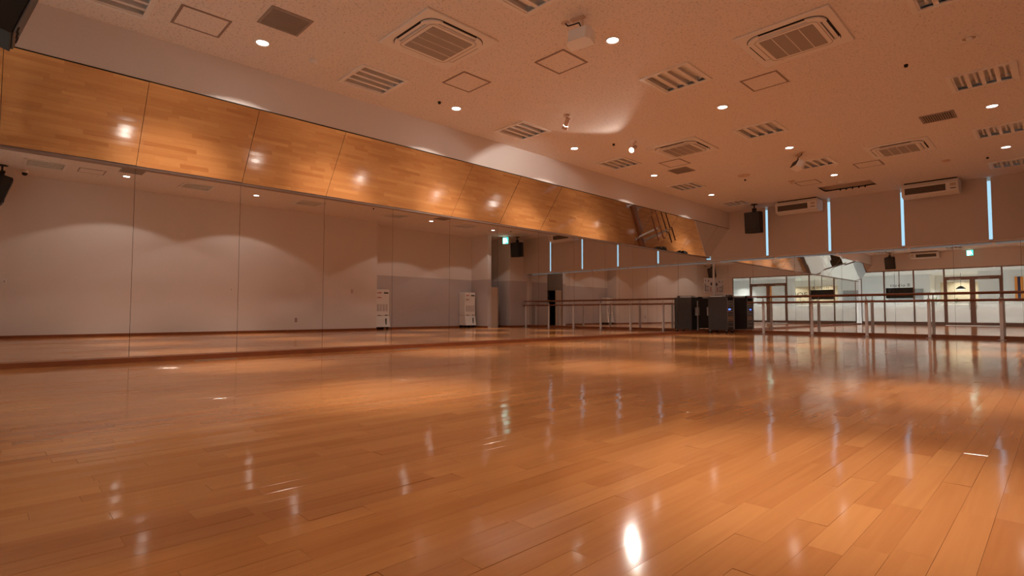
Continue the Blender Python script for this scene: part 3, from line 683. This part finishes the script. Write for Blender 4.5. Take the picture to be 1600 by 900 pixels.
t_ = thing('mixer', (.385, 15.38, 1.05), 0, 'flat pale audio mixer lying on top of the rack', 'mixer')
MB().add([(-.2,-.15,0),(.16,-.15,0),(.16,.15,0),(-.2,.15,0),(-.2,-.15,.03),(.16,-.15,.03),(.16,.15,.055),(-.2,.15,.055)], [(0,3,2,1),(4,5,6,7),(0,1,5,4),(1,2,6,5),(2,3,7,6),(3,0,4,7)]).build('case', 'whitemetal', t_)
for i in range(6):
    for j in range(3): MB().cyl((-.16+.055*i, -.1+.08*j, .034+.0067*j*1.0), (-.16+.055*i, -.1+.08*j, .05+.0067*j), .008, 8).build('knob', 'black', t_)
t_ = thing('small_box', (.655, 15.45, 1.05), 0, 'small black box at the rack top edge', 'box'); box('case', 'gear', -.05, .05, -.12, .12, 0, .06, parent=t_, ch=.005); MB().cyl((0.02, -.125, .03), (0.02, -.12, .03), .015, 10).build('knob', 'grey', t_)
t_ = thing('microphone_stand', (.07, 15.42, 0), 0, 'thin grey stand with boxed gear behind the rack', 'stand')
MB().lathe((0, 0, 0), [(.001, .02), (.05, .016), (.058, .0)], 20).build('base', 'black', t_); MB().cyl((0, 0, .015), (0, 0, .95), .02, 12).build('pole', 'grey', t_)
MB().cbox(-.05, .05, -.08, .02, .5, .75, .005).build('box', 'grey', t_)

# poster on the left mirror beside the corner
t_ = thing('notice_poster', (XM+.001, 15.78, 1.19), 0, 'white notice with small diagrams stuck on the mirror beside the corner', 'poster')
box('sheet', 'paper', 0, .006, -.30, .30, 0, .46, parent=t_)
mb = MB(); X0, X1 = .006, .0075
for (a, b_, c_, d_) in ((-.27,-.23,.05,.28),(-.20,-.02,.06,.075),(-.20,-.02,.2,.215),(-.20,-.185,.06,.215),(-.035,-.02,.06,.215),(-.12,-.10,.06,.2),(-.23,-.20,.34,.40),(-.05,.0,.34,.41),(.10,.22,.26,.31),(.14,.2,.23,.34)): mb.box(X0, X1, a, b_, c_, d_)
mb.build('diagram_print', 'ink', t_)
mb = MB()
for k in range(4): mb.box(X0, X1, .06, .17, .06+.035*k, .08+.035*k)
mb.build('text_lines', 'inkred', t_)

# ================================================================== RIGHT WALL ITEMS
def wall_plate(x, y, z, h_, lab, m_='white', w_=.07):
    t_ = thing('wall_plate', (x, y, z), 0, lab, 'wall plate')
    MB().cbox(-.008, 0, -w_/2, w_/2, -h_/2, h_/2, .002).build('plate', m_, t_); MB().box(-.012, -.008, -.014, .014, -.03, .03).build('switch', 'dado', t_)
wall_plate(W, .215, 1.23, .12, 'pale wall switch at the left edge of the mirror reflection')
wall_plate(W, 4.75, 1.2, .10, 'small pale wall plate on the plain wall near the second mirror joint')
wall_plate(W, 8.34, 1.26, .12, 'beige wall switch beside the recess edge, seen in the mirror', 'beigeboard')
wall_plate(W, 6.55, .35, .12, 'brass coloured wall socket low on the plain wall', 'alu')
wall_plate(7.833, 15.6, .33, .12, 'wall socket low on the stub wall beside the barre', 'beigeboard')
t_ = thing('wall_sensor', (W, 3.57, 2.57), 0, 'tiny white sensor high on the plain wall between two light scallops', 'sensor')
MB().cyl((0, 0, 0), (-.012, 0, 0), .035, 16).build('base', 'white', t_); MB().cyl((-.012, 0, 0), (-.03, 0, 0), .022, 16, r1=.012).build('lens', 'paper', t_)
def cooler(x, y, lab):
    t_ = thing('spot_cooler', (x, y, 0), 0, lab, 'air purifier', 'white wheeled cooler units')
    MB().cbox(-.17, .19, -.26, .26, .46, 1.36, .012).build('upper_body', 'whitemetal', t_)
    q = [(-.17, .455), (.19, .455), (.19, .09), (-.24, .09)]
    MB().add([(a, -.26, z) for a, z in q]+[(a, .26, z) for a, z in q], [(0,1,2,3),(7,6,5,4),(0,4,5,1),(1,5,6,2),(2,6,7,3),(3,7,4,0)]).build('lower_body', 'whitemetal', t_)
    for k in range(4): MB().box(-.174, -.17, -.21+.11*k, -.13+.11*k, .62, .86).build('vent', 'dado', t_)
    MB().box(-.174, -.17, .05, .22, 1.22, 1.27).build('name_print', 'ink', t_); MB().box(-.174, -.17, -.2, -.04, 1.23, 1.26).build('notice_print', 'inkred', t_); MB().box(-.174, -.17, -.2, -.05, 1.07, 1.10).build('warning_print', 'inkred', t_)
    MB().box(-.174, -.17, -.18, -.05, .47, .49).build('latch', 'ink', t_); MB().box(-.174, -.17, .1, .2, .475, .50).build('latch', 'ink', t_)
    MB().cbox(-.232, -.2, .1, .13, .16, .38, .004).build('grip', 'dark', t_)
    for sx in (-.14, .14):
        for sy in (-.21, .21):
            MB().cyl((sx-.015, sy, .04), (sx+.015, sy, .04), .04, 14).build('wheel', 'rubber', t_); 
    MB().box(-.2, .17, -.24, .24, .07, .092).build('chassis', 'black', t_)
cooler(8.61, 9.56, 'white wheeled cooler half hidden by the recess edge in the mirror')
cooler(8.61, 13.42, 'white wheeled cooler in the recess corner, seen whole in the mirror')
# open shelf unit in the alcove, its black shelves facing the far wall
t_ = thing('shelf_unit', (8.25, 14.2, 0), 0, 'low beige sided shelf unit with black shelves in the alcove', 'shelf')
MB().box(-.36, -.33, -.2, .2, 0, 1.58).build('side', 'beigeboard', t_); MB().box(.33, .36, -.2, .2, 0, 1.58).build('side', 'beigeboard', t_); MB().box(-.33, .33, -.2, -.18, 0, 1.58).build('back', 'black', t_)
for k in range(6): MB().box(-.33, .33, -.18, .2, .03+.305*k-.012, .03+.305*k+.012).build('shelf_board', 'black', t_)
MB().box(-.012, .012, -.18, .19, .042, 1.54).build('divider', 'black', t_)
# floor grilles beside the mirror wall
for (y, lab) in ((2.0, 'narrow dark floor grille below the second mirror'), (4.75, 'narrow dark floor grille below the fourth mirror')):
    t_ = thing('floor_grille', (.22, y, 0), 0, lab, 'floor grille'); sq = lambda a, b_: [(a/2, b_/2), (-a/2, b_/2), (-a/2, -b_/2), (a/2, -b_/2)]
    MB().ring(sq(.10, .46), sq(.08, .44), .0003, .0025).build('frame', 'alu', t_); box('backing', 'dark', -.04, .04, -.22, .22, .0003, .0008, parent=t_)
    for k in range(5): MB().box(-.04+.018*k, -.033+.018*k, -.22, .22, .0008, .002).build('bar', 'alu', t_)
